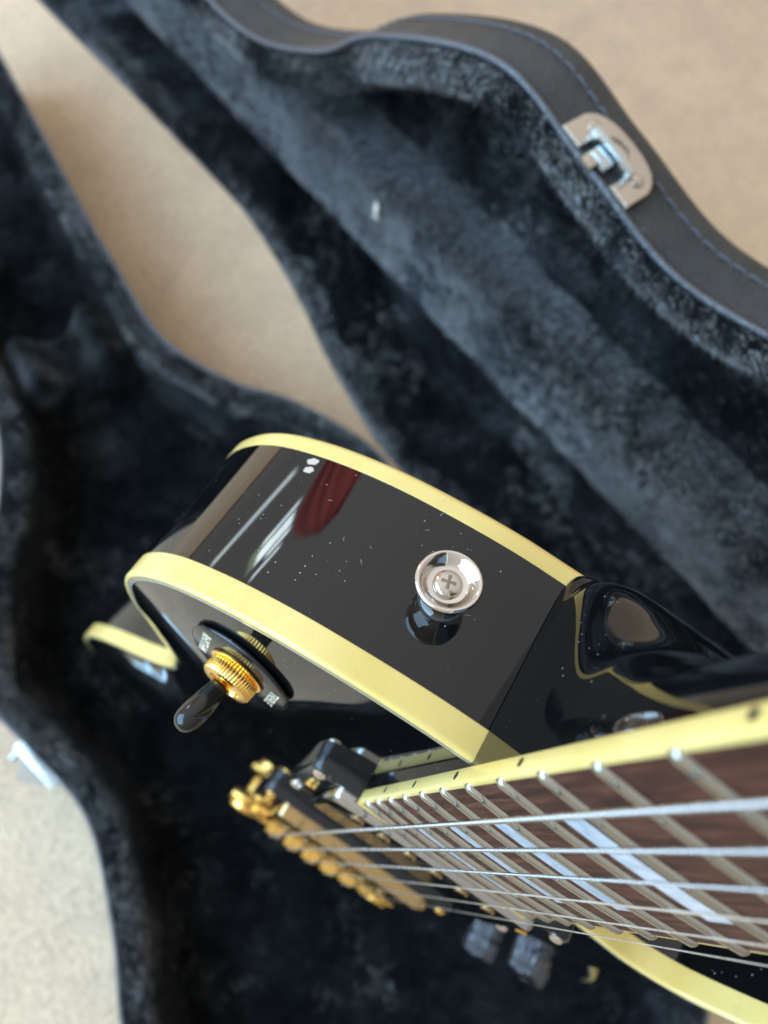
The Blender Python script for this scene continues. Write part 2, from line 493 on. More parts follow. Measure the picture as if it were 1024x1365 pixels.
LP = [(1.2, -1.0), (2.5, 1.2), (6, 2.6), (11, 3.0), (16, 2.0), (20, -1.5), (22, -7), (23, -16), (24, -30), (27, -44), (33, -49)]
lid_lining = rings('lid_lining', outline, LP, lid_pt, 'plush', lid, wob=1.3, floor_fn=lid_floor, step=7)
pv = []; pf = []; NA, NL = 28, 240
for i_ in range(NL + 1):
    y = -190 + 930 * i_ / NL
    for j_ in range(NA + 1):
        q = -1 + 2 * j_ / NA; ww = 35 + 2.5 * vn((y, 3.0 * np.sign(q), 0), 0.03)
        endf = min(1, min(i_, NL - i_) / 8)
        x = -4 + q * ww; h_ = 36 * (1 - abs(q) ** 5) ** 0.6 * math.sqrt(endf)
        pv.append(lid_pt(x + 0.8 * vn((x, y, 2), 0.12), y, -51 + h_ + (1.2 * vn((x, y, 7), 0.04) + 0.8 * vn((x, y, 3), 0.13)) * (h_ > 4)))
for i_ in range(NL):
    for j_ in range(NA):
        k = i_ * (NA + 1) + j_; pf.append((k, k + 1, k + NA + 2, k + NA + 1))
centre_pad = mk('centre_pad', pv, pf, 'pad_plush', lid)
BP = [(1.2, -1.0), (2.5, 1.2), (6, 2.6), (10, 2.6), (14, 1.0), (17, -3), (19, -10), (20, -22), (21, -40), (23, -52), (28, -58), (34, -60)]
base_lining = rings('base_lining', outline, BP, base_pt, 'plush', base, wob=1.3, floor_fn=base_floor, step=9)
for nm, mp, par in (('base_piping', base_pt, base), ('lid_piping', lid_pt, lid)):
    Q = inset(outline, 0.3)
    MB().tube([mp(x, y, 0.6) for x, y in Q], 1.5, 8, closed=True).build(nm, 'piping', par, sharp=None)

# stitches along the lid wall, one thread loop each
out_n = normals2(outline)
st = MB().tube([(-3.0, 0, -0.2), (-2.0, 0, 0.35), (0, 0, 0.5), (2.0, 0, 0.35), (3.0, 0, -0.2)], 0.42, 6).build('stitch_source', 'thread', lid)
st_me = st.data
bpy.data.objects.remove(st)
s_acc = np.r_[0, np.cumsum(np.linalg.norm(np.diff(outline, axis=0), axis=1))]
k = 0
t = 0.0
while t < s_acc[-1]:
    x = np.interp(t, s_acc, outline[:, 0]); y = np.interp(t, s_acc, outline[:, 1])
    if x < 0 and 40 < y < 470:
        i = int(np.searchsorted(s_acc, t)) % len(outline)
        nn = Vector((*out_n[i], 0)); tt = Vector((-nn.y, nn.x, 0))
        a = lid_pt(x, y, -22.5); ex = lid_pt(x + tt.x, y + tt.y, -22.5) - a; ez = lid_pt(x + nn.x, y + nn.y, -22.5) - a
        ey = ez.cross(ex)
        o = bpy.data.objects.new('stitch', st_me); C.objects.link(o); o.parent = lid
        R = Matrix((ex, ey, ez)).transposed().to_4x4()
        R.translation = (a + ez * 0.05) * MM
        o.matrix_local = R
    t += 7.4

# short pile standing on the plush, in patches; sheen and shade painted by fibre colour
def vnoise(P, sc, seed):
    Q = P * sc + seed * 17.31; I = np.floor(Q).astype(np.int64); f_ = Q - I; f_ = f_ * f_ * (3 - 2 * f_)
    def h(a, b, c_):
        x_ = np.sin((a * 127.1 + b * 311.7 + c_ * 74.7 + seed * 13.7)) * 43758.5453
        return x_ - np.floor(x_)
    r_ = 0
    for dx in (0, 1):
        for dy in (0, 1):
            for dz in (0, 1):
                w_ = (f_[:, 0] if dx else 1 - f_[:, 0]) * (f_[:, 1] if dy else 1 - f_[:, 1]) * (f_[:, 2] if dz else 1 - f_[:, 2])
                r_ = r_ + w_ * h(I[:, 0] + dx, I[:, 1] + dy, I[:, 2] + dz)
    return r_ * 2 - 1


def pile(src, count, name, parent, lay=(0, -1, 0), combed=0.6, ymax=0.62, bias=-0.25, rim=None, face=(0, 0, 1)):
    me = src.data; me.calc_loop_triangles()
    co = np.zeros(len(me.vertices) * 3); me.vertices.foreach_get('co', co); co = co.reshape(-1, 3)
    nr = np.zeros(len(me.vertices) * 3); me.vertices.foreach_get('normal', nr); nr = nr.reshape(-1, 3)
    tr = np.zeros(len(me.loop_triangles) * 3, np.int32); me.loop_triangles.foreach_get('vertices', tr); tr = tr.reshape(-1, 3)
    a_, b_, c_ = co[tr[:, 0]], co[tr[:, 1]], co[tr[:, 2]]
    ok = ((a_ + b_ + c_)[:, 1] / 3 < ymax); tr, a_, b_, c_ = tr[ok], a_[ok], b_[ok], c_[ok]
    ar = np.linalg.norm(np.cross(b_ - a_, c_ - a_), axis=1); pr_ = np.cumsum(ar) / ar.sum()
    ix = np.minimum(np.searchsorted(pr_, rng.random(count)), len(tr) - 1)
    u_, v_ = rng.random(count), rng.random(count); fl = u_ + v_ > 1; u_[fl], v_[fl] = 1 - u_[fl], 1 - v_[fl]
    P = a_[ix] + (b_ - a_)[ix] * u_[:, None] + (c_ - a_)[ix] * v_[:, None]
    N = nr[tr[ix, 0]] * (1 - u_ - v_)[:, None] + nr[tr[ix, 1]] * u_[:, None] + nr[tr[ix, 2]] * v_[:, None]
    N /= np.linalg.norm(N, axis=1)[:, None] + 1e-9
    if (N @ np.array(face)).mean() < 0: N = -N          # pile stands on the open side
    T = np.c_[vnoise(P, 22, 1), vnoise(P, 22, 2), vnoise(P, 22, 3)] * 1.3 + np.c_[vnoise(P, 75, 4), vnoise(P, 75, 5), vnoise(P, 75, 6)] * 0.6 + np.array(lay) * combed
    T -= N * (T * N).sum(1)[:, None]; T /= np.linalg.norm(T, axis=1)[:, None] + 1e-6
    tilt = np.clip(0.46 + 0.62 * vnoise(P, 26, 7) + 0.2 * vnoise(P, 110, 8) + 0.12 * rng.normal(size=count), 0.05, 0.93)
    lie = vnoise(P, 30, 7) + 0.5 * vnoise(P, 75, 8) + 0.5 * vnoise(P, 170, 9) + 0.45 * vnoise(P, 380, 10) + bias      # flat-lying fibres take the light colour that paints the sheen
    if rim is not None: lie = lie + 1.05 * rim(P)  # rim shifted to the light fibres, as painted light
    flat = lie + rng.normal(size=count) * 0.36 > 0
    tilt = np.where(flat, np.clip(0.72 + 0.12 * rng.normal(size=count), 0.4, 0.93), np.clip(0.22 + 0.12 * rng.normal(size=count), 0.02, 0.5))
    D = N * (1 - tilt)[:, None] + T * tilt[:, None] + rng.normal(size=(count, 3)) * 0.13; D /= np.linalg.norm(D, axis=1)[:, None]
    S = np.cross(D, rng.normal(size=(count, 3))); S /= np.linalg.norm(S, axis=1)[:, None] + 1e-9
    L = rng.uniform(0.0024, 0.0042, count)[:, None]; W = rng.uniform(0.00013, 0.00028, count)[:, None]
    V_ = np.empty((count * 3, 3)); V_[0::3] = P - S * W - N * 0.0003; V_[1::3] = P + S * W - N * 0.0003; V_[2::3] = P + D * L
    m_ = bpy.data.meshes.new(name); m_.vertices.add(count * 3); m_.vertices.foreach_set('co', V_.ravel())
    m_.loops.add(count * 3); m_.loops.foreach_set('vertex_index', np.arange(count * 3, dtype=np.int32))
    m_.polygons.add(count); m_.polygons.foreach_set('loop_start', np.arange(0, count * 3, 3, dtype=np.int32))
    m_.update(calc_edges=True)
    o = link(name, m_, ['pile', 'pile_lit'], parent); o['kind'] = 'stuff'
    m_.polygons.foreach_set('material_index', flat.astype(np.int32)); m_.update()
    return o


MAT['pile'] = NT('shaded_upright_pile_fibre').set(Base_Color=(0.016, 0.018, 0.021), Roughness=0.5, Specular_IOR_Level=0.4).m
MAT['pile_lit'] = NT('lit_flat_pile_fibre').set(Base_Color=(0.190, 0.180, 0.172), Roughness=0.36, Specular_IOR_Level=0.9).m  # pale colour stands in for sheen on the flat pile
_hm = np.array(HM); _hc = np.array(HC * HN * MM + Vector((0, 0, ZF)))
pile(lid_lining, 420000, 'plush_pile', lid, (0.0, -1, 0.3), 0.35, bias=-0.62, face=tuple(HM), rim=lambda P: np.clip(((P - _hc) @ _hm + 0.008) / 0.006, 0, 1))  # recess kept to dark fibres, rim to light ones: painted shade and light
pile(centre_pad, 150000, 'plush_pile', lid, (0.0, -1, 0.2), 1.6, bias=0.62, face=tuple(HM))  # mostly light fibres, so the pad looks lit
pile(base_lining, 380000, 'plush_pile', base, (0.3, -1, 0), 0.4, 0.70, bias=-0.98, rim=lambda P: np.clip((P[:, 2] - ZF + 0.012) / 0.008, 0, 1))  # floor mostly dark fibres, rim light ones, painted like the lid

# latches: lid half and base half
def latch_frame(mp, y0, z):
    i = min((j for j in range(len(outline)) if outline[j, 0] < 0), key=lambda j: abs(outline[j, 1] - y0))
    x, y = outline[i]; nn = Vector((*out_n[i], 0)); tt = Vector((-nn.y, nn.x, 0))
    a = mp(x, y, z)
    ex = (mp(x + tt.x, y + tt.y, z) - a); ez = (mp(x + nn.x, y + nn.y, z) - a); ey = (mp(x, y, z + 1) - a)
    R = Matrix((ex, ey, ez)).transposed()
    if R.determinant() < 0: R = Matrix((-ex, ey, ez)).transposed()
    return R, a


R, a = latch_frame(lid_pt, 196, -0.5)
# plate: straight edge on the rim (local y=0), rounded back edge towards -y, local z outward
poly = [(-20, 0.5), (-20, -12)]
for q in range(15, 166, 15):
    an = math.radians(180 + q); poly.append((19.5 * math.copysign(abs(math.cos(an)) ** 0.8, math.cos(an)), -12 + 10.5 * math.sin(an)))
poly += [(20, -12), (20, 0.5), (9.5, 0.5), (9.5, -8.5), (-9.5, -8.5), (-9.5, 0.5)]
bm = bmesh.new()
vs = [bm.verts.new((x, y, 0)) for x, y in poly]
f = bm.faces.new(vs)
ext = bmesh.ops.extrude_face_region(bm, geom=[f])
for q in ext['geom']:
    if isinstance(q, bmesh.types.BMVert): q.co.z += 2.2
bmesh.ops.recalc_face_normals(bm, faces=bm.faces)
bmesh.ops.bevel(bm, geom=[e for e in bm.edges if all(abs(q.co.z - 2.2) < 1e-4 for q in e.verts)], offset=0.8, segments=3, affect='EDGES', profile=0.6)
bm.verts.index_update()
MB().add([R @ q.co + a for q in bm.verts], [[q.index for q in f.verts] for f in bm.faces]).build('latch_plate', 'latch', lid)
bm.free()
arc = [(8.5 * math.cos(math.radians(q)), -9 + 9.0 * math.sin(math.radians(q)), 2.4) for q in range(180, 361, 12)]
MB().tube([R @ Vector(p) + a for p in arc], 0.9, 8).build('latch_ring', 'latch', lid)
MB().box(a + R @ Vector((0, -7.6, 4.2)), (23, 3.2, 6.0), R, 0.8).build('latch_bar', 'zinc', lid)
MB().box(a + R @ Vector((0.5, -2.6, 3.0)), (9.5, 5.0, 4.0), R, 1.2).build('latch_hook', 'zinc', lid)
MB().box(a + R @ Vector((2.5, 1.2, 2.2)), (6.0, 4.0, 3.4), R, 0.8).build('latch_pin', 'latch', lid)
for p in ((-13.5, -11.5), (13.5, -11.5)):
    MB().lathe([(3.0, 1.9), (2.8, 2.9), (1.9, 3.6), (0.8, 3.9), (0, 3.95)], a + R @ Vector((p[0], p[1], 0)), R, 16).build('rivet', 'latch', lid)

R, a = latch_frame(base_pt, 192, -4)
MB().box(a + R @ Vector((0, -9, 1.2)), (38, 20, 2.2), R, 0.8).build('catch_plate', 'zinc', base)
MB().box(a + R @ Vector((0, -1.5, 4.5)), (38, 5, 6), R, 1.4).build('catch_bar', 'zinc', base)
poly = [(-12, 0), (12, 0)] + [(12 * math.cos(math.radians(q)), 15 * math.sin(math.radians(q))) for q in range(15, 180, 15)]
Rl = R @ Matrix.Rotation(math.radians(78), 3, 'X')
MB().prism(poly, -1.1, 1.1, Rl, a + R @ Vector((0, -8, 4)), 0.5).build('catch_lever', 'zinc', base)
MB().lathe([(2.3, 0), (2.3, 14), (1.6, 14.6), (0, 14.8)], a + R @ Vector((-16, -8, 1)), R, 14).build('catch_pin', 'zinc', base)

# padded neck cradle across the neck channel
cv = []; cf_ = []
nu, nvv = 60, 40
for i in range(nu + 1):
    u = -1 + 2 * i / nu; x = u * 60
    for j in range(nvv + 1):
        q = j / nvv; y = 414 + 72 * q
        hump = 42 + 20 * math.exp(-((abs(x) - 27) / 11) ** 2) - 12 * math.exp(-(x / 14) ** 2)
        prof_ = min(1, (1 - abs(2 * q - 1)) / 0.5); prof_ = math.sin(prof_ * math.pi / 2)
        z = -61 + hump * prof_ + 0.8 * vn((x, y, 0), 0.04)
        cv.append(base_pt(x, y, z))
for i in range(nu):
    for j in range(nvv):
        k = i * (nvv + 1) + j; cf_.append((k, k + 1, k + nvv + 2, k + nvv + 1))
mk('neck_cradle', cv, cf_, 'plush', base)

# lint caught on the lid plush
lb = MB()
lp = lid_pt(-20, 330, -15)
lb.tube([lid_pt(-24, 316, -14), lid_pt(-21, 313, -12.5), lid_pt(-17, 313.5, -12.5), lid_pt(-14, 311, -13.5)], [0.7, 2.0, 1.7, 0.5], 8)
MAT['lint'] = NT('pale_lint').set(Base_Color=(0.72, 0.66, 0.52), Roughness=0.9).m
tag(lb.build('lint', 'lint'), 'small pale scrap of lint stuck to the plush inside the lid', 'lint')

# ------------------------------------------------------------------ electric guitar (local axes: x along the neck, y to the bass side, z out of the face; mm)
G = bpy.data.objects.new('electric_guitar', None); C.objects.link(G)
tag(G, 'glossy black electric guitar with cream binding standing on end inside the open case', 'guitar')
GM = [[0.20942, -0.392845, -0.895442], [0.019889, 0.91727, -0.397769], [0.977623, 0.065492, 0.199908]]
gm = Matrix(GM).to_4x4()
gm.translation = Vector((-0.020302, 0.060859, 0.152269 + ZF))
G.matrix_world = gm

SC = 628.65
def fx(k): return SC / 2 ** (k / 12)
def hwid(x): return (43.0 + 14.0 * (SC - x) / (SC - fx(22))) / 2
def crown(y): return math.sqrt(305.0 ** 2 - y * y) - 305.0
SL = 0.076
CUT = [(180, -38), (177, -47), (174.5, -60), (179, -72), (190, -81), (204, -89)]
def rim0(x, y):
    d = 1e9                                      # the edge rises along the cutaway
    for (ax_, ay_), (bx_, by_) in zip(CUT[:-1], CUT[1:]):
        t_ = min(1, max(0, ((x - ax_) * (bx_ - ax_) + (y - ay_) * (by_ - ay_)) / ((bx_ - ax_) ** 2 + (by_ - ay_) ** 2)))
        d = min(d, (x - ax_ - t_ * (bx_ - ax_)) ** 2 + (y - ay_ - t_ * (by_ - ay_)) ** 2)
    return -6.0 + SL * (x - 250) * (1 - math.exp(-d / 240.0))
def back0(x): return -57.0 + SL * (x - 250)


OUT = [(247, 27), (246, 40), (243, 55), (238.5, 70), (232.5, 83), (226, 93), (218, 102), (207, 109.5), (193, 115), (178, 117), (160, 115.5), (135, 109),
       (110, 103.5), (88, 102.5), (65, 107), (40, 120), (15, 137), (-10, 151), (-35, 160.5), (-70, 167), (-100, 167), (-130, 160), (-157, 143), (-175, 120), (-187, 90),
       (-193, 55), (-195, 20), (-195, -20), (-193, -55), (-187, -90), (-175, -120), (-157, -143), (-130, -160), (-100, -167), (-70, -167), (-35, -160.5),
       (-10, -151), (15, -138), (40, -123), (58, -113), (74, -107.5), (90, -105.5), (110, -106), (135, -109), (160, -113), (185, -115), (203, -112), (214, -107), (219, -101), (215, -95),
       (204, -89), (190, -81), (179, -72), (174.5, -60), (177, -47), (180, -36), (184, -26), (205, -21), (232, -17), (245, -8), (247.6, 3), (247.8, 15)]
body2 = resample(cr(OUT, 12, True), 640)
NB = len(body2)

# smooth arch of the carved top: Poisson solution over the outline
gs = 3.0
gx = np.arange(-210, 262, gs); gy = np.arange(-180, 181, gs)
GX, GY = np.meshgrid(gx, gy, indexing='ij')
ins = inside(body2[::2], GX, GY)
phi = np.zeros(GX.shape)
for it in range(2600):
    nb = (np.roll(phi, 1, 0) + np.roll(phi, -1, 0) + np.roll(phi, 1, 1) + np.roll(phi, -1, 1)) / 4
    phi = np.where(ins, nb + 1.0, 0.0)
phi *= gs * gs / 4
def arch(x, y):
    i = (x - gx[0]) / gs; j = (y - gy[0]) / gs; a_, b_ = int(i), int(j); u, v_ = i - a_, j - b_
    f_ = (phi[a_, b_] * (1 - u) + phi[a_ + 1, b_] * u) * (1 - v_) + (phi[a_, b_ + 1] * (1 - u) + phi[a_ + 1, b_ + 1] * u) * v_
    q = math.sqrt(max(f_, 0.0)) / 62.0
    return 13.5 * sstep(0.14, 1.2, q)
def topz(x, y):
    z = rim0(x, y) + arch(x, y)
    pl = -6.5 - 0.012 * max(0, 250 - x)
    t_ = (1 - sstep(29, 75, abs(y - 2))) * sstep(120, 178, x)
    return z + (min(z, pl) - z) * t_


def ring_rows(rows):
    """rows = list of (inset, fn(x,y)->z); returns verts and faces between successive rows"""
    V = []; F = []
    for d, fn in rows:
        Q = inset(body2, d) if d else body2
        for (x, y), (x0, y0) in zip(Q, body2): V.append((x, y, fn(x0, y0)))
    for i in range(len(rows) - 1):
        for k in range(NB): F.append((i * NB + k, i * NB + (k + 1) % NB, (i + 1) * NB + (k + 1) % NB, (i + 1) * NB + k))
    return V, F


TB, BB = 7.2, 5.6                                  # binding heights on the side
# body: side wall, back and carved top
V, F = ring_rows([(0, lambda x, y: rim0(x, y) - TB), (0, lambda x, y: 0.5 * (rim0(x, y) + back0(x))), (0, lambda x, y: back0(x) + BB)])
Q = inset(body2, 3.2)
r0 = len(V)
V += [(x, y, back0(x) + 0.02) for x, y in Q]; F.append(tuple(range(r0, r0 + NB)))
ring = inset(body2, 3.0)
v2, f2 = fill(ring, 4.0)
k0 = len(V)
for x, y in v2:
    V.append((x, y, topz(x, y)))
F += [tuple(i + k0 for i in f) for f in f2]
body = mk('body', V, F, 'black', G, recalc=False, sharp=60)
bm = bmesh.new(); bm.from_mesh(body.data); bmesh.ops.recalc_face_normals(bm, faces=bm.faces); bm.to_mesh(body.data); bm.free()

V, F = ring_rows([(0.0, lambda x, y: rim0(x, y) - TB), (-0.05, lambda x, y: rim0(x, y) - TB + 0.05), (-0.05, lambda x, y: rim0(x, y) - TB + 0.4), (-0.05, lambda x, y: rim0(x, y) - 1.3), (-0.05, lambda x, y: rim0(x, y) - 1.0), (0.08, lambda x, y: rim0(x, y) - 0.5), (0.35, lambda x, y: rim0(x, y) - 0.15), (0.8, rim0), (0.95, rim0), (1.35, rim0)])
mk('top_binding', V, F, 'cream', body)
V, F = ring_rows([(0.0, lambda x, y: back0(x) + BB), (-0.05, lambda x, y: back0(x) + BB - .05), (-0.05, lambda x, y: back0(x) + BB - .4), (-0.05, lambda x, y: back0(x) + 1.9), (-0.05, lambda x, y: back0(x) + 1.6), (0.3, lambda x, y: back0(x) + 0.8), (0.9, lambda x, y: back0(x) + 0.25), (1.6, lambda x, y: back0(x)), (3.2, lambda x, y: back0(x))])
mk('back_binding', V, F, 'cream', body)
for d0, d1, m_ in ((1.35, 1.7, 'black_line'), (1.7, 2.05, 'white_line'), (2.05, 2.4, 'black_line'), (2.4, 2.65, 'white_line'), (2.65, 3.02, 'black_line')):
    V, F = ring_rows([(d0, lambda x, y: rim0(x, y)), (d1, lambda x, y: rim0(x, y) + (0.01 if d1 < 3 else 0.02))])
    mk('purfling', V, F, m_, body)

# neck and heel: lofted U sections
def lerp_tab(tab, x):
    xs = [p[0] for p in tab]; return float(np.interp(x, xs, [p[1] for p in tab]))
hp = cr([(247.6, 57.0), (254, 56.3), (259, 54), (264, 50), (270, 44.5), (277, 39), (285, 34), (295, 29.5), (308, 26.2), (325, 25), (400, 24), (520, 22.5), (626, 21)], 8)
xs = list(np.unique(np.r_[np.linspace(247.6, 330, 110), np.linspace(335, 626, 30)]))
V = []; F = []; NS = 72
for x in xs:
    depth = float(np.interp(x, hp[:, 0], hp[:, 1])) - 5.0
    h = hwid(x) - 0.25
    e = 2.2 + 4.4 * (1 - sstep(245, 280, x)) + 7 * (1 - sstep(247, 251, x))
    for k in range(NS + 1):
        a_ = math.pi * k / NS; c_, s_ = math.cos(a_), math.sin(a_)
        V.append((x, h * math.copysign(abs(c_) ** (2 / e), c_), -5.0 - depth * abs(s_) ** (2 / e)))
for i in range(len(xs) - 1):
    for k in range(NS):
        q = i * (NS + 1) + k; F.append((q, q + 1, q + NS + 2, q + NS + 1))
F.append(tuple(range(NS + 1))); F.append(tuple(range((len(xs) - 1) * (NS + 1), len(xs) * (NS + 1))))
neck = mk('neck', V, F, 'black_clean', G, sharp=70)
# tenon strip under the free end of the fretboard
nb_ = MB()
V = []
for x in (172.0, 247.4):
    h = hwid(x) - 0.5; V += [(x, -h, -11), (x, h, -11), (x, h, -5.02), (x, -h, -5.02)]
nb_.add(V, [(0, 1, 2, 3), (4, 5, 6, 7), (0, 1, 5, 4), (1, 2, 6, 5), (2, 3, 7, 6), (3, 0, 4, 7)])
nb_.build('tongue', 'black_clean', neck)

# fretboard
XE = 170.2
bxs = list(np.linspace(XE, SC - 1, 60)); V = []; F = []; NY = 16
for x in bxs:
    h = hwid(x) - 1.5
    for k in range(NY + 1):
        y = -h + 2 * h * k / NY; V.append((x, y, crown(y)))
    V.append((x, h, -4.9)); V.append((x, -h, -4.9))
n1 = NY + 3
for i in range(len(bxs) - 1):
    for k in range(n1):
        F.append((i * n1 + k, i * n1 + (k + 1) % n1, (i + 1) * n1 + (k + 1) % n1, (i + 1) * n1 + k))
F.append(tuple(range(n1))); F.append(tuple(range((len(bxs) - 1) * n1, len(bxs) * n1)))
board = mk('fretboard', V, F, 'rosewood', G, sharp=40)
for sgn in (1, -1):
    V = []; F = []
    for x in bxs:
        h = hwid(x); z = crown(h)
        for yy, zz in ((h - 1.52, z + 0.04), (h - 0.7, z + 0.02), (h - 0.2, z - 0.2), (h, z - 0.7), (h, -4.6), (h - 0.2, -4.95), (h - 1.52, -4.95)):
            V.append((x, sgn * yy, zz))
    for i in range(len(bxs) - 1):
        for k in range(7): F.append((i * 7 + k, i * 7 + (k + 1) % 7, (i + 1) * 7 + (k + 1) % 7, (i + 1) * 7 + k))
    F.append(tuple(range(7))); F.append(tuple(range((len(bxs) - 1) * 7, len(bxs) * 7)))
    mk('fretboard_binding', V, F, 'cream', board, sharp=50)
h = hwid(XE)
MB().box((XE - 0.75, 0, -2.75), (1.5, 2 * h, 4.4), None, 0.3).build('fretboard_binding', 'cream', board)

for k in range(1, 23):
    x = fx(k); h = hwid(x) - 0.45; V = []; F = []
    ys = [-h, -h + 0.35, -h + 1.0] + list(np.linspace(-h + 4, h - 4, 11)) + [h - 1.0, h - 0.35, h]
    for y in ys:
        en = min(1.0, (h - abs(y)) / 1.0); hh = 0.35 + 0.75 * en ** 0.5; wd = 1.2 * (0.62 + 0.38 * en ** 0.5)
        for a_ in range(0, 181, 30):
            V.append((x + wd * math.cos(math.radians(a_)), y, crown(y) + 0.04 + hh * math.sin(math.radians(a_)) ** 0.8 if 0 < a_ < 180 else crown(y) - 0.1))
    for i in range(len(ys) - 1):
        for q in range(6): F.append((i * 7 + q, i * 7 + q + 1, (i + 1) * 7 + q + 1, (i + 1) * 7 + q))
    F.append(tuple(range(7))); F.append(tuple(range((len(ys) - 1) * 7, len(ys) * 7)))
    mk('fret', V, F, 'nickel', board, sharp=70)

for k in (1, 3, 5, 7, 9, 12, 15, 17, 19, 21):
    xc = (fx(k) + fx(k - 1)) / 2; L = min(0.43 * (fx(k - 1) - fx(k)), 13.0) / 2; hy = 15.0 - 0.006 * (xc - 270); V = []; F = []
    for i in range(9):
        y = -hy + 2 * hy * i / 8; V += [(xc - L, y, crown(y) + 0.05), (xc + L, y, crown(y) + 0.05)]
    for i in range(8): F.append((2 * i, 2 * i + 1, 2 * i + 3, 2 * i + 2))
    mk('inlay', V, F, 'pearl', board)
    for dx in ((-4.3, 4.3) if k == 12 else (0,)):
        R = Matrix.Rotation(math.radians(-90), 3, 'X')
        MB().lathe([(0.95, 0), (0.95, 0.05), (0, 0.06)], (xc + dx, hwid(xc) - 0.02, -3.3), R, 14).build('side_dot', 'dot', board)

# nut, headstock and tuners (beyond the frame)
MB().box((SC + 2.4, 0, -0.2), (5, 43, 8), None, 0.8).build('nut', 'bone', G)
hpoly = [(SC + 5, -21.5), (SC + 30, -34), (SC + 60, -39), (SC + 150, -44), (SC + 185, -46), (SC + 190, -36), (SC + 178, -18), (SC + 184, 0),
         (SC + 178, 18), (SC + 190, 36), (SC + 185, 46), (SC + 150, 44), (SC + 60, 39), (SC + 30, 34), (SC + 5, 21.5)]
tilt = Matrix.Rotation(math.radians(14), 3, 'Y')
def hs(p): return tilt @ (Vector(p) - Vector((SC, 0, 0))) + Vector((SC, 0, 0))
hb = MB(); nh = len(hpoly)
hb.add([hs((x, y, -18)) for x, y in hpoly] + [hs((x, y, -3)) for x, y in hpoly],
       [tuple(range(nh))[::-1], tuple(range(nh, 2 * nh))] + [(k, (k + 1) % nh, nh + (k + 1) % nh, nh + k) for k in range(nh)])
head = hb.build('headstock', 'black_clean', G)
posts = []
for sgn in (1, -1):
    for q in range(3):
        p = hs((SC + 45 + 42 * q, sgn * (26 + 2 * q), -3)); posts.append((sgn, q, p))
        MB().lathe([(5.5, -1), (5.5, 1.5), (3.2, 2), (3.0, 12), (2.4, 13), (0, 13)], p, tilt, 18).build('tuner_post', 'gold', head)
        pb = hs((SC + 45 + 42 * q, sgn * (50 + 2 * q), -11))
        MB().box(pb, (16, 11, 7), tilt, 3).build('tuner_button', 'gold', head)

# strings
GA = [1.10, 0.88, 0.66, 0.44, 0.34, 0.27]
for k in range(6):
    yb = 25.5 - 10.2 * k; yn = 16.3 - 6.5 * k; zb = 5.6 + crown(yb) - 0.3 * k; zn = 2.9 + crown(yn) - 0.1 * k
    pts = [(-38, yb, -7.0), (-3, yb, zb - 0.4), (0, yb, zb)]
    pts += [(SC * t_, yb + (yn - yb) * t_, zb + (zn - zb) * t_) for t_ in np.linspace(0.05, 1, 24)]
    pr_ = sorted([p for p in posts if p[0] == (1 if k < 3 else -1)], key=lambda p: p[1])
    tgt = pr_[k if k < 3 else 5 - k][2] + tilt @ Vector((0, 0, 4))
    pts += [tuple(tgt)]
    if k < 3:                                   # wound strings: real windings over the stretch near the camera
        P_ = np.array([tuple(p) for p in pts]); s_ = np.r_[0, np.cumsum(np.linalg.norm(np.diff(P_, axis=0), axis=1))]
        pitch = (0.34, 0.28, 0.24)[k]; q = np.arange(0, 470, pitch / 4)
        P2 = [tuple(np.interp(a_, s_, P_[:, j_]) for j_ in range(3)) for a_ in q]
        r2 = [GA[k] / 2 - pitch * 0.34 * (0.5 - 0.5 * math.cos(2 * math.pi * (j_ % 4) / 4)) for j_ in range(len(q))]
        tail = [tuple(np.interp(a_, s_, P_[:, j_]) for j_ in range(3)) for a_ in np.linspace(470.2, s_[-1], 12)]
        MB().tube(P2 + tail, r2 + [GA[k] / 2] * 12, 8).build('string', 'wound', G, sharp=None)
    else:
        MB().tube(pts, GA[k] / 2, 10).build('string', 'string', G, sharp=None)

CHIP_Y = 89.8
# strap button on the shoulder side
sb_y = 49.2
i = int(np.argmin(np.where(body2[:, 0] > 150, np.abs(body2[:, 1] - sb_y), 1e9)))
bn = normals2(body2)[i]; sp = Vector((body2[i][0], body2[i][1], -32.4))
zx = Vector((bn[0], bn[1], 0)).normalized(); yx = Vector((0, 0, 1)); xx = yx.cross(zx)
R = Matrix((xx, yx, zx)).transposed()
sbt = MB().lathe([(4.9, 0.3), (4.3, 1.6), (3.9, 3.4), (4.0, 5.0), (4.8, 6.8), (6.2, 8.3), (6.95, 9.0), (7.15, 9.5), (7.1, 9.9), (6.8, 10.25), (6.5, 10.3), (6.15, 10.1),
                  (5.6, 9.5), (4.9, 8.7), (4.4, 8.15), (4.2, 8.05), (3.2, 8.0), (0, 8.0)], sp, R, 64).build('strap_button', 'chrome', G, sharp=50)
MB().lathe([(5.1, 0.0), (5.25, 0.15), (5.1, 0.4), (4.6, 0.45), (0, 0.45)], sp, R, 32).build('felt_washer', 'felt', sbt)
sc_ = MB().lathe([(3.2, 7.9), (3.2, 8.4), (3.0, 8.8), (2.3, 9.2), (1.1, 9.45), (0, 9.5)], sp, R, 40).build('screw', 'steel', sbt)
cross = MB()
for an in (14, 104):
    Rr = R @ Matrix.Rotation(math.radians(an), 3, 'Z')
    cross.box(sp + R @ Vector((0, 0, 9.2)), (3.3, 0.9, 0.62), Rr, 0.25)
MAT['slot'] = metal('screw_slot', (0.26, 0.23, 0.20), 0.35)
cross.build('screw_recess', 'slot', sbt)

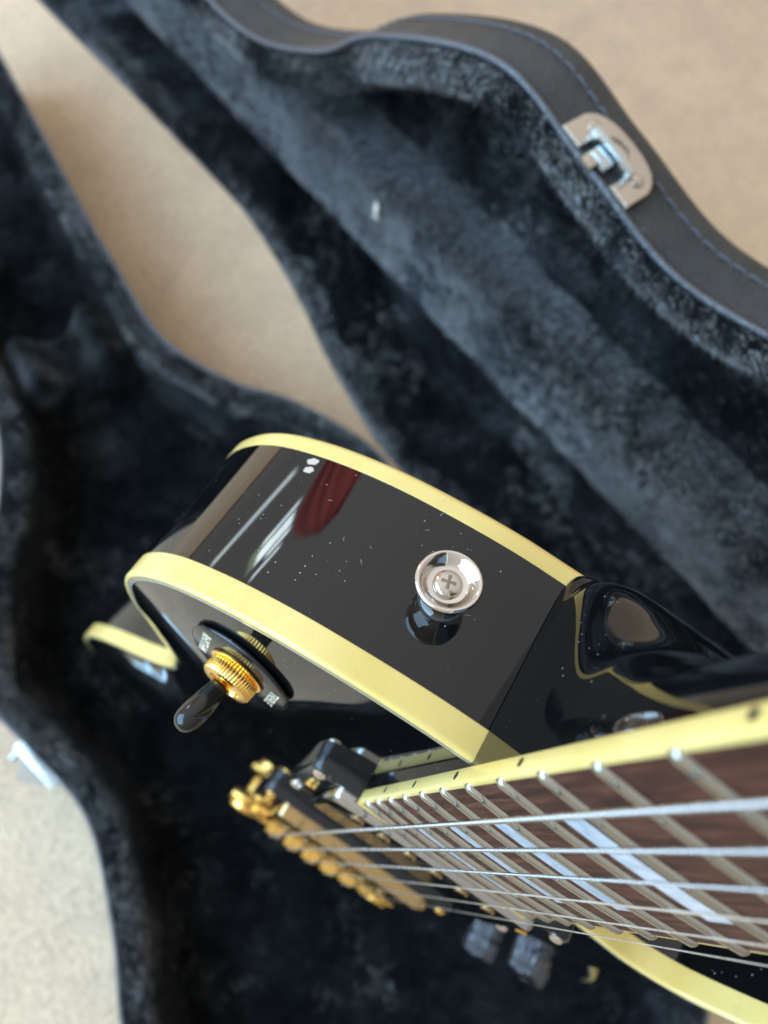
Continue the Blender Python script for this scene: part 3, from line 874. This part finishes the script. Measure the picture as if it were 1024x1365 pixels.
# a few lint fibres lying on the lacquer
lf = MB()
for q in range(7):
    yy_ = random.uniform(34, 92); i0 = int(np.argmin(np.where(body2[:, 0] > 150, np.abs(body2[:, 1] - yy_), 1e9))); z0_ = random.uniform(-48, -16); aa = random.uniform(0, 6.28); ll = random.uniform(0.5, 1.6)
    pts = []
    for t_ in range(5):
        du = (t_ / 4 - 0.5) * ll; aa += random.uniform(-0.25, 0.25)
        nn_ = normals2(body2)[i0]; p_ = Vector((*body2[i0], z0_)) + Vector((-nn_[1], nn_[0], 0)) * du * math.cos(aa) + Vector((0, 0, du * math.sin(aa))) + Vector((*nn_, 0)) * 0.08
        pts.append(p_)
    lf.tube(pts, 0.022, 5)
lf.build('lint_fibre', 'lint', body)['kind'] = 'stuff'

# two chips in the lacquer of the shoulder
MAT['chip'] = NT('bare_primer').set(Base_Color=(0.52, 0.43, 0.36), Roughness=0.6).m
def side_pt(i_, z_, o_=0.04):
    return Vector((body2[i_ % NB][0], body2[i_ % NB][1], z_)) + Vector((*normals2(body2)[i_ % NB], 0)) * o_
for cu, cz, ra, rb, sd_ in ((0.3, -51.0, 1.5, 1.15, 1), (-0.3, -48.3, 1.55, 0.9, 5)):
    i0 = int(np.argmin(np.where(body2[:, 0] > 150, np.abs(body2[:, 1] - CHIP_Y), 1e9))); Vc = []
    nn_ = normals2(body2)[i0]; tn_ = Vector((-nn_[1], nn_[0], 0)); c0_ = side_pt(i0, cz) + tn_ * cu
    for q in range(18):
        an = 2 * math.pi * q / 18; rr_ = 1 + 0.13 * math.sin(2 * an + sd_) + 0.10 * math.sin(5 * an + 2 * sd_)
        p_ = c0_ + tn_ * (ra * rr_ * math.cos(an)) + Vector((0, 0, rb * rr_ * math.sin(an)))
        j_ = int(np.argmin((body2[:, 0] - p_.x) ** 2 + (body2[:, 1] - p_.y) ** 2)); t2_ = Vector((-normals2(body2)[j_][1], normals2(body2)[j_][0], 0))
        b_ = Vector((*body2[j_], 0)); p2 = b_ + t2_ * (p_.xy.to_3d() - b_).dot(t2_) + Vector((*normals2(body2)[j_], 0)) * 0.05
        Vc.append((p2.x, p2.y, p_.z))
    mk('lacquer_chip', Vc, [tuple(range(18))], 'chip', body, smooth=False)

# toggle switch
tx, ty = 205.0, 76.5
tz = topz(tx, ty)
e_ = 3.0
nx = Vector((-(topz(tx + e_, ty) - topz(tx - e_, ty)) / (2 * e_), -(topz(tx, ty + e_) - topz(tx, ty - e_)) / (2 * e_), 1)).normalized()
ax = Vector((1, 0, 0)); ax = (ax - nx * ax.dot(nx)).normalized(); ay = nx.cross(ax)
R = Matrix((ax, ay, nx)).transposed(); tp = Vector((tx, ty, tz))
tog = MB().lathe([(14.5, 0.0), (14.9, 0.5), (14.8, 1.0), (14.2, 1.3), (6, 1.3), (0, 1.3)], tp, R, 64).build('toggle_switch', 'plastic', G, sharp=60)
MB().lathe([(7.4, 1.25), (7.8, 1.5), (7.8, 2.0), (7.2, 2.3), (0, 2.3)], tp, R, 90, ).build('switch_washer', 'gold', tog, sharp=60)
MB().lathe([(6.3, 2.2), (6.9, 2.6), (6.9, 5.6), (6.3, 6.1), (4.6, 6.15), (4.4, 5.6), (0, 5.6)], tp, R, 192, (1, 2, 48, 0.42)).build('switch_nut', 'gold', tog, sharp=50)
lean = Matrix.Rotation(math.radians(-4), 3, 'X') @ Matrix.Rotation(math.radians(4), 3, 'Y')
R2 = R @ lean
MB().lathe([(2.0, 4.5), (2.0, 8.4), (1.6, 8.6), (0, 8.6)], tp, R2, 24).build('switch_shaft', 'gold', tog, sharp=60)
MB().lathe([(2.1, 6.9), (2.5, 7.0), (2.65, 7.8), (2.95, 11), (3.2, 14.5), (3.25, 16.6), (3.1, 18.2), (2.5, 19.6), (1.5, 20.4), (0.7, 20.7), (0, 20.75)], tp, R2, 40).build('switch_tip', 'tip', tog, sharp=60)
for txt, yy in (('RHYTHM', 10.6), ('TREBLE', -10.6)):
    fc = bpy.data.curves.new('lettering', 'FONT'); fc.body = txt; fc.size = 0.0035; fc.align_x = 'CENTER'; fc.align_y = 'CENTER'; fc.extrude = 0.00002; fc.offset = 0.00006
    tmp = bpy.data.objects.new('lettering_source', fc); C.objects.link(tmp)
    bpy.context.view_layer.update()
    lm = bpy.data.meshes.new_from_object(tmp.evaluated_get(bpy.context.evaluated_depsgraph_get()))
    bpy.data.objects.remove(tmp); bpy.data.curves.remove(fc)
    fo = link('lettering', lm, 'print', tog)
    # reading direction is -x, letters stand towards the treble side seen from here
    m4 = Matrix((-ax, -ay, nx)).transposed().to_4x4(); m4.translation = (tp + ay * yy + nx * 1.36) * MM
    fo.matrix_local = m4

# pickups
def pickup(name, x0, cover, lab, zt, drop=2.8):
    zc = topz(x0, 0)
    rb = MB()
    # ring: frame with sloped walls
    outer = [(-23, -45), (23, -45), (23, 45), (-23, 45)]; inner = [(-19.5, -35.5), (19.5, -35.5), (19.5, 35.5), (-19.5, 35.5)]
    def rr(po, r, n_=5):
        out = []
        for q, (x, y) in enumerate(po):
            sx_, sy_ = (1 if x > 0 else -1), (1 if y > 0 else -1); a0 = {(-1, -1): 180, (1, -1): 270, (1, 1): 0, (-1, 1): 90}[(sx_, sy_)]
            for t_ in range(n_ + 1):
                an = math.radians(a0 + 90 * t_ / n_); out.append((x - sx_ * r + r * math.cos(an), y - sy_ * r + r * math.sin(an)))
        return out
    A = rr(outer, 4); B = rr([(x * 0.975, y * 0.985) for x, y in outer], 3.6); I = rr(inner, 2.2)
    nA = len(A); zr = zt - drop
    V = [(x0 + x, y, min(topz(x0 + x, y), zr - 1) - 0.6) for x, y in A] + [(x0 + x, y, zr - 0.8) for x, y in A] + [(x0 + x, y, zr) for x, y in B] + [(x0 + x, y, zr) for x, y in I] + [(x0 + x, y, zr - 9) for x, y in I]
    F = [(i_ * nA + k_, i_ * nA + (k_ + 1) % nA, (i_ + 1) * nA + (k_ + 1) % nA, (i_ + 1) * nA + k_) for i_ in range(4) for k_ in range(nA)]
    rg = mk(name, V, F, 'plastic', G, sharp=50)
    cvr = MB(); P0 = rr([(-19.0, -34.8), (19.0, -34.8), (19.0, 34.8), (-19.0, 34.8)], 2.5)
    rows = [(1.0, zr - 9), (1.0, zt - 1.3), (0.985, zt - 0.4), (0.95, zt)]
    V = [(x0 + x * s_, y * (1 - (1 - s_) * 0.55), z) for s_, z in rows for x, y in P0]; n0 = len(P0)
    F = [(i_ * n0 + k_, i_ * n0 + (k_ + 1) % n0, (i_ + 1) * n0 + (k_ + 1) % n0, (i_ + 1) * n0 + k_) for i_ in range(3) for k_ in range(n0)] + [tuple(range(3 * n0, 4 * n0))]
    cvr.add(V, F).build('pickup_cover', cover, rg, sharp=40, fm=[1] * (3 * n0) + [0])
    sx_ = 9.5 if x0 > 100 else -9.5
    for k_ in range(6):
        yy = (25.5 - 10.2 * k_) * (0.96 if x0 < 100 else 0.92)
        MB().lathe([(2.3, zt - 0.5), (2.3, zt + 0.4), (1.9, zt + 0.8), (0.8, zt + 0.85), (0, zt + 0.7)], (x0 + sx_, yy, 0), None, 16).build('pole_screw', 'gold_worn', rg)
    for cx_, cy_ in ((20.5, 42), (20.5, -42), (-20.5, 42), (-20.5, -42)):
        MB().lathe([(2.2, zr - 0.2), (2.1, zr + 0.7), (1.3, zr + 1.3), (0, zr + 1.4)], (x0 + cx_ * 0.95, cy_ * 0.985, 0), None, 14).build('ring_screw', 'chrome' if x0 > 100 else 'gold', rg)
    for cy_ in (39.5, -39.5):
        MB().lathe([(1.9, zr - 0.2), (1.9, zr + 1.2), (1.4, zr + 1.7), (0, zr + 1.75)], (x0, cy_, 0), None, 14).build('height_screw', 'gold', rg)
    return rg


pickup('neck_pickup', 145.5, ['grey_cover', 'grey_cover'], '', 0.6)
pickup('bridge_pickup', 43, ['gold_worn', 'gold_worn'], '', 1.8, 5.0)

# bridge with saddles and posts
bz = topz(0, 0)
br = MB().box((0, 0, -3.6), (11.5, 82, 6.2), None, 1.6).build('bridge', 'gold', G)
for k in range(6):
    yb = 25.5 - 10.2 * k; zz = 5.6 + crown(yb) - 0.3 * k
    sd = MB(); sd.add([(-4, yb - 4.2, -1.0), (4, yb - 4.2, -1.0), (4, yb + 4.2, -1.0), (-4, yb + 4.2, -1.0), (0.6, yb - 3.6, zz - 0.6), (0.6, yb + 3.6, zz - 0.6), (-0.8, yb - 3.6, zz - 0.6), (-0.8, yb + 3.6, zz - 0.6)],
                     [(0, 1, 2, 3), (1, 2, 5, 4), (4, 5, 7, 6), (0, 3, 7, 6), (0, 1, 4, 6), (2, 3, 7, 5)])
    sd.build('saddle', 'gold', br, smooth=False)
    Rr = Matrix.Rotation(math.radians(90), 3, 'Y')
    MB().lathe([(1.35, 4.5), (1.35, 7.4), (1.0, 7.8), (0, 7.8)], (0, yb, -2.6), Rr, 14).build('intonation_screw', 'gold', br)
for sg in (1, -1):
    tz_ = topz(0, sg * 37)
    MB().lathe([(2.5, tz_ - 2), (2.5, -7.5), (7.2, -7.4), (7.5, -7.0), (7.5, -5.4), (7.2, -5.0), (4.4, -4.9), (4.4, 0.3), (3.6, 0.8), (0, 0.8)], (0, sg * 37, 0), None, 96, (3, 4, 32, 0.35)).build('bridge_post', 'gold', br)
# stop tailpiece
V = []; F = []; ys = np.linspace(-50, 50, 25)
for y in ys:
    fl = 1 - 0.35 * sstep(38, 50, abs(y))
    for k in range(16):
        a_ = 2 * math.pi * k / 16; V.append((-40 + 8.0 * fl * math.cos(a_), y, -6.5 + 5.2 * fl * math.sin(a_)))
for i_ in range(24):
    for k in range(16): F.append((i_ * 16 + k, i_ * 16 + (k + 1) % 16, (i_ + 1) * 16 + (k + 1) % 16, (i_ + 1) * 16 + k))
F.append(tuple(range(16))); F.append(tuple(range(24 * 16, 25 * 16)))
tl = mk('tailpiece', V, F, 'gold', G, sharp=60)
for sg in (1, -1):
    tz_ = topz(-40, sg * 41)
    MB().lathe([(4, tz_ - 1), (4, -6), (7.6, -5), (7.8, -2), (7.2, -0.6), (5.4, 0.2), (0, 0.3)], (-40, sg * 41, 0), None, 28).build('tailpiece_stud', 'gold', tl)

# control knobs
for kx, ky in ((25, -101), (-40, -104), (-40, -134), (-102, -126)):
    kz = topz(kx, ky)
    kb = MB().lathe([(8.6, kz + 0.6), (8.8, kz + 1.2), (8.7, kz + 2.2), (8.2, kz + 7.0), (8.0, kz + 8.6), (7.4, kz + 9.4), (0, kz + 10.0)], (kx, ky, 0), None, 160, (2, 4, 20, 0.8))
    ko = kb.build('control_knob', 'knob', G, sharp=50)
    MB().lathe([(6.4, kz + 9.5), (6.2, kz + 10.2), (0, kz + 10.35)], (kx, ky, 0), None, 32).build('knob_cap', 'plastic', ko)
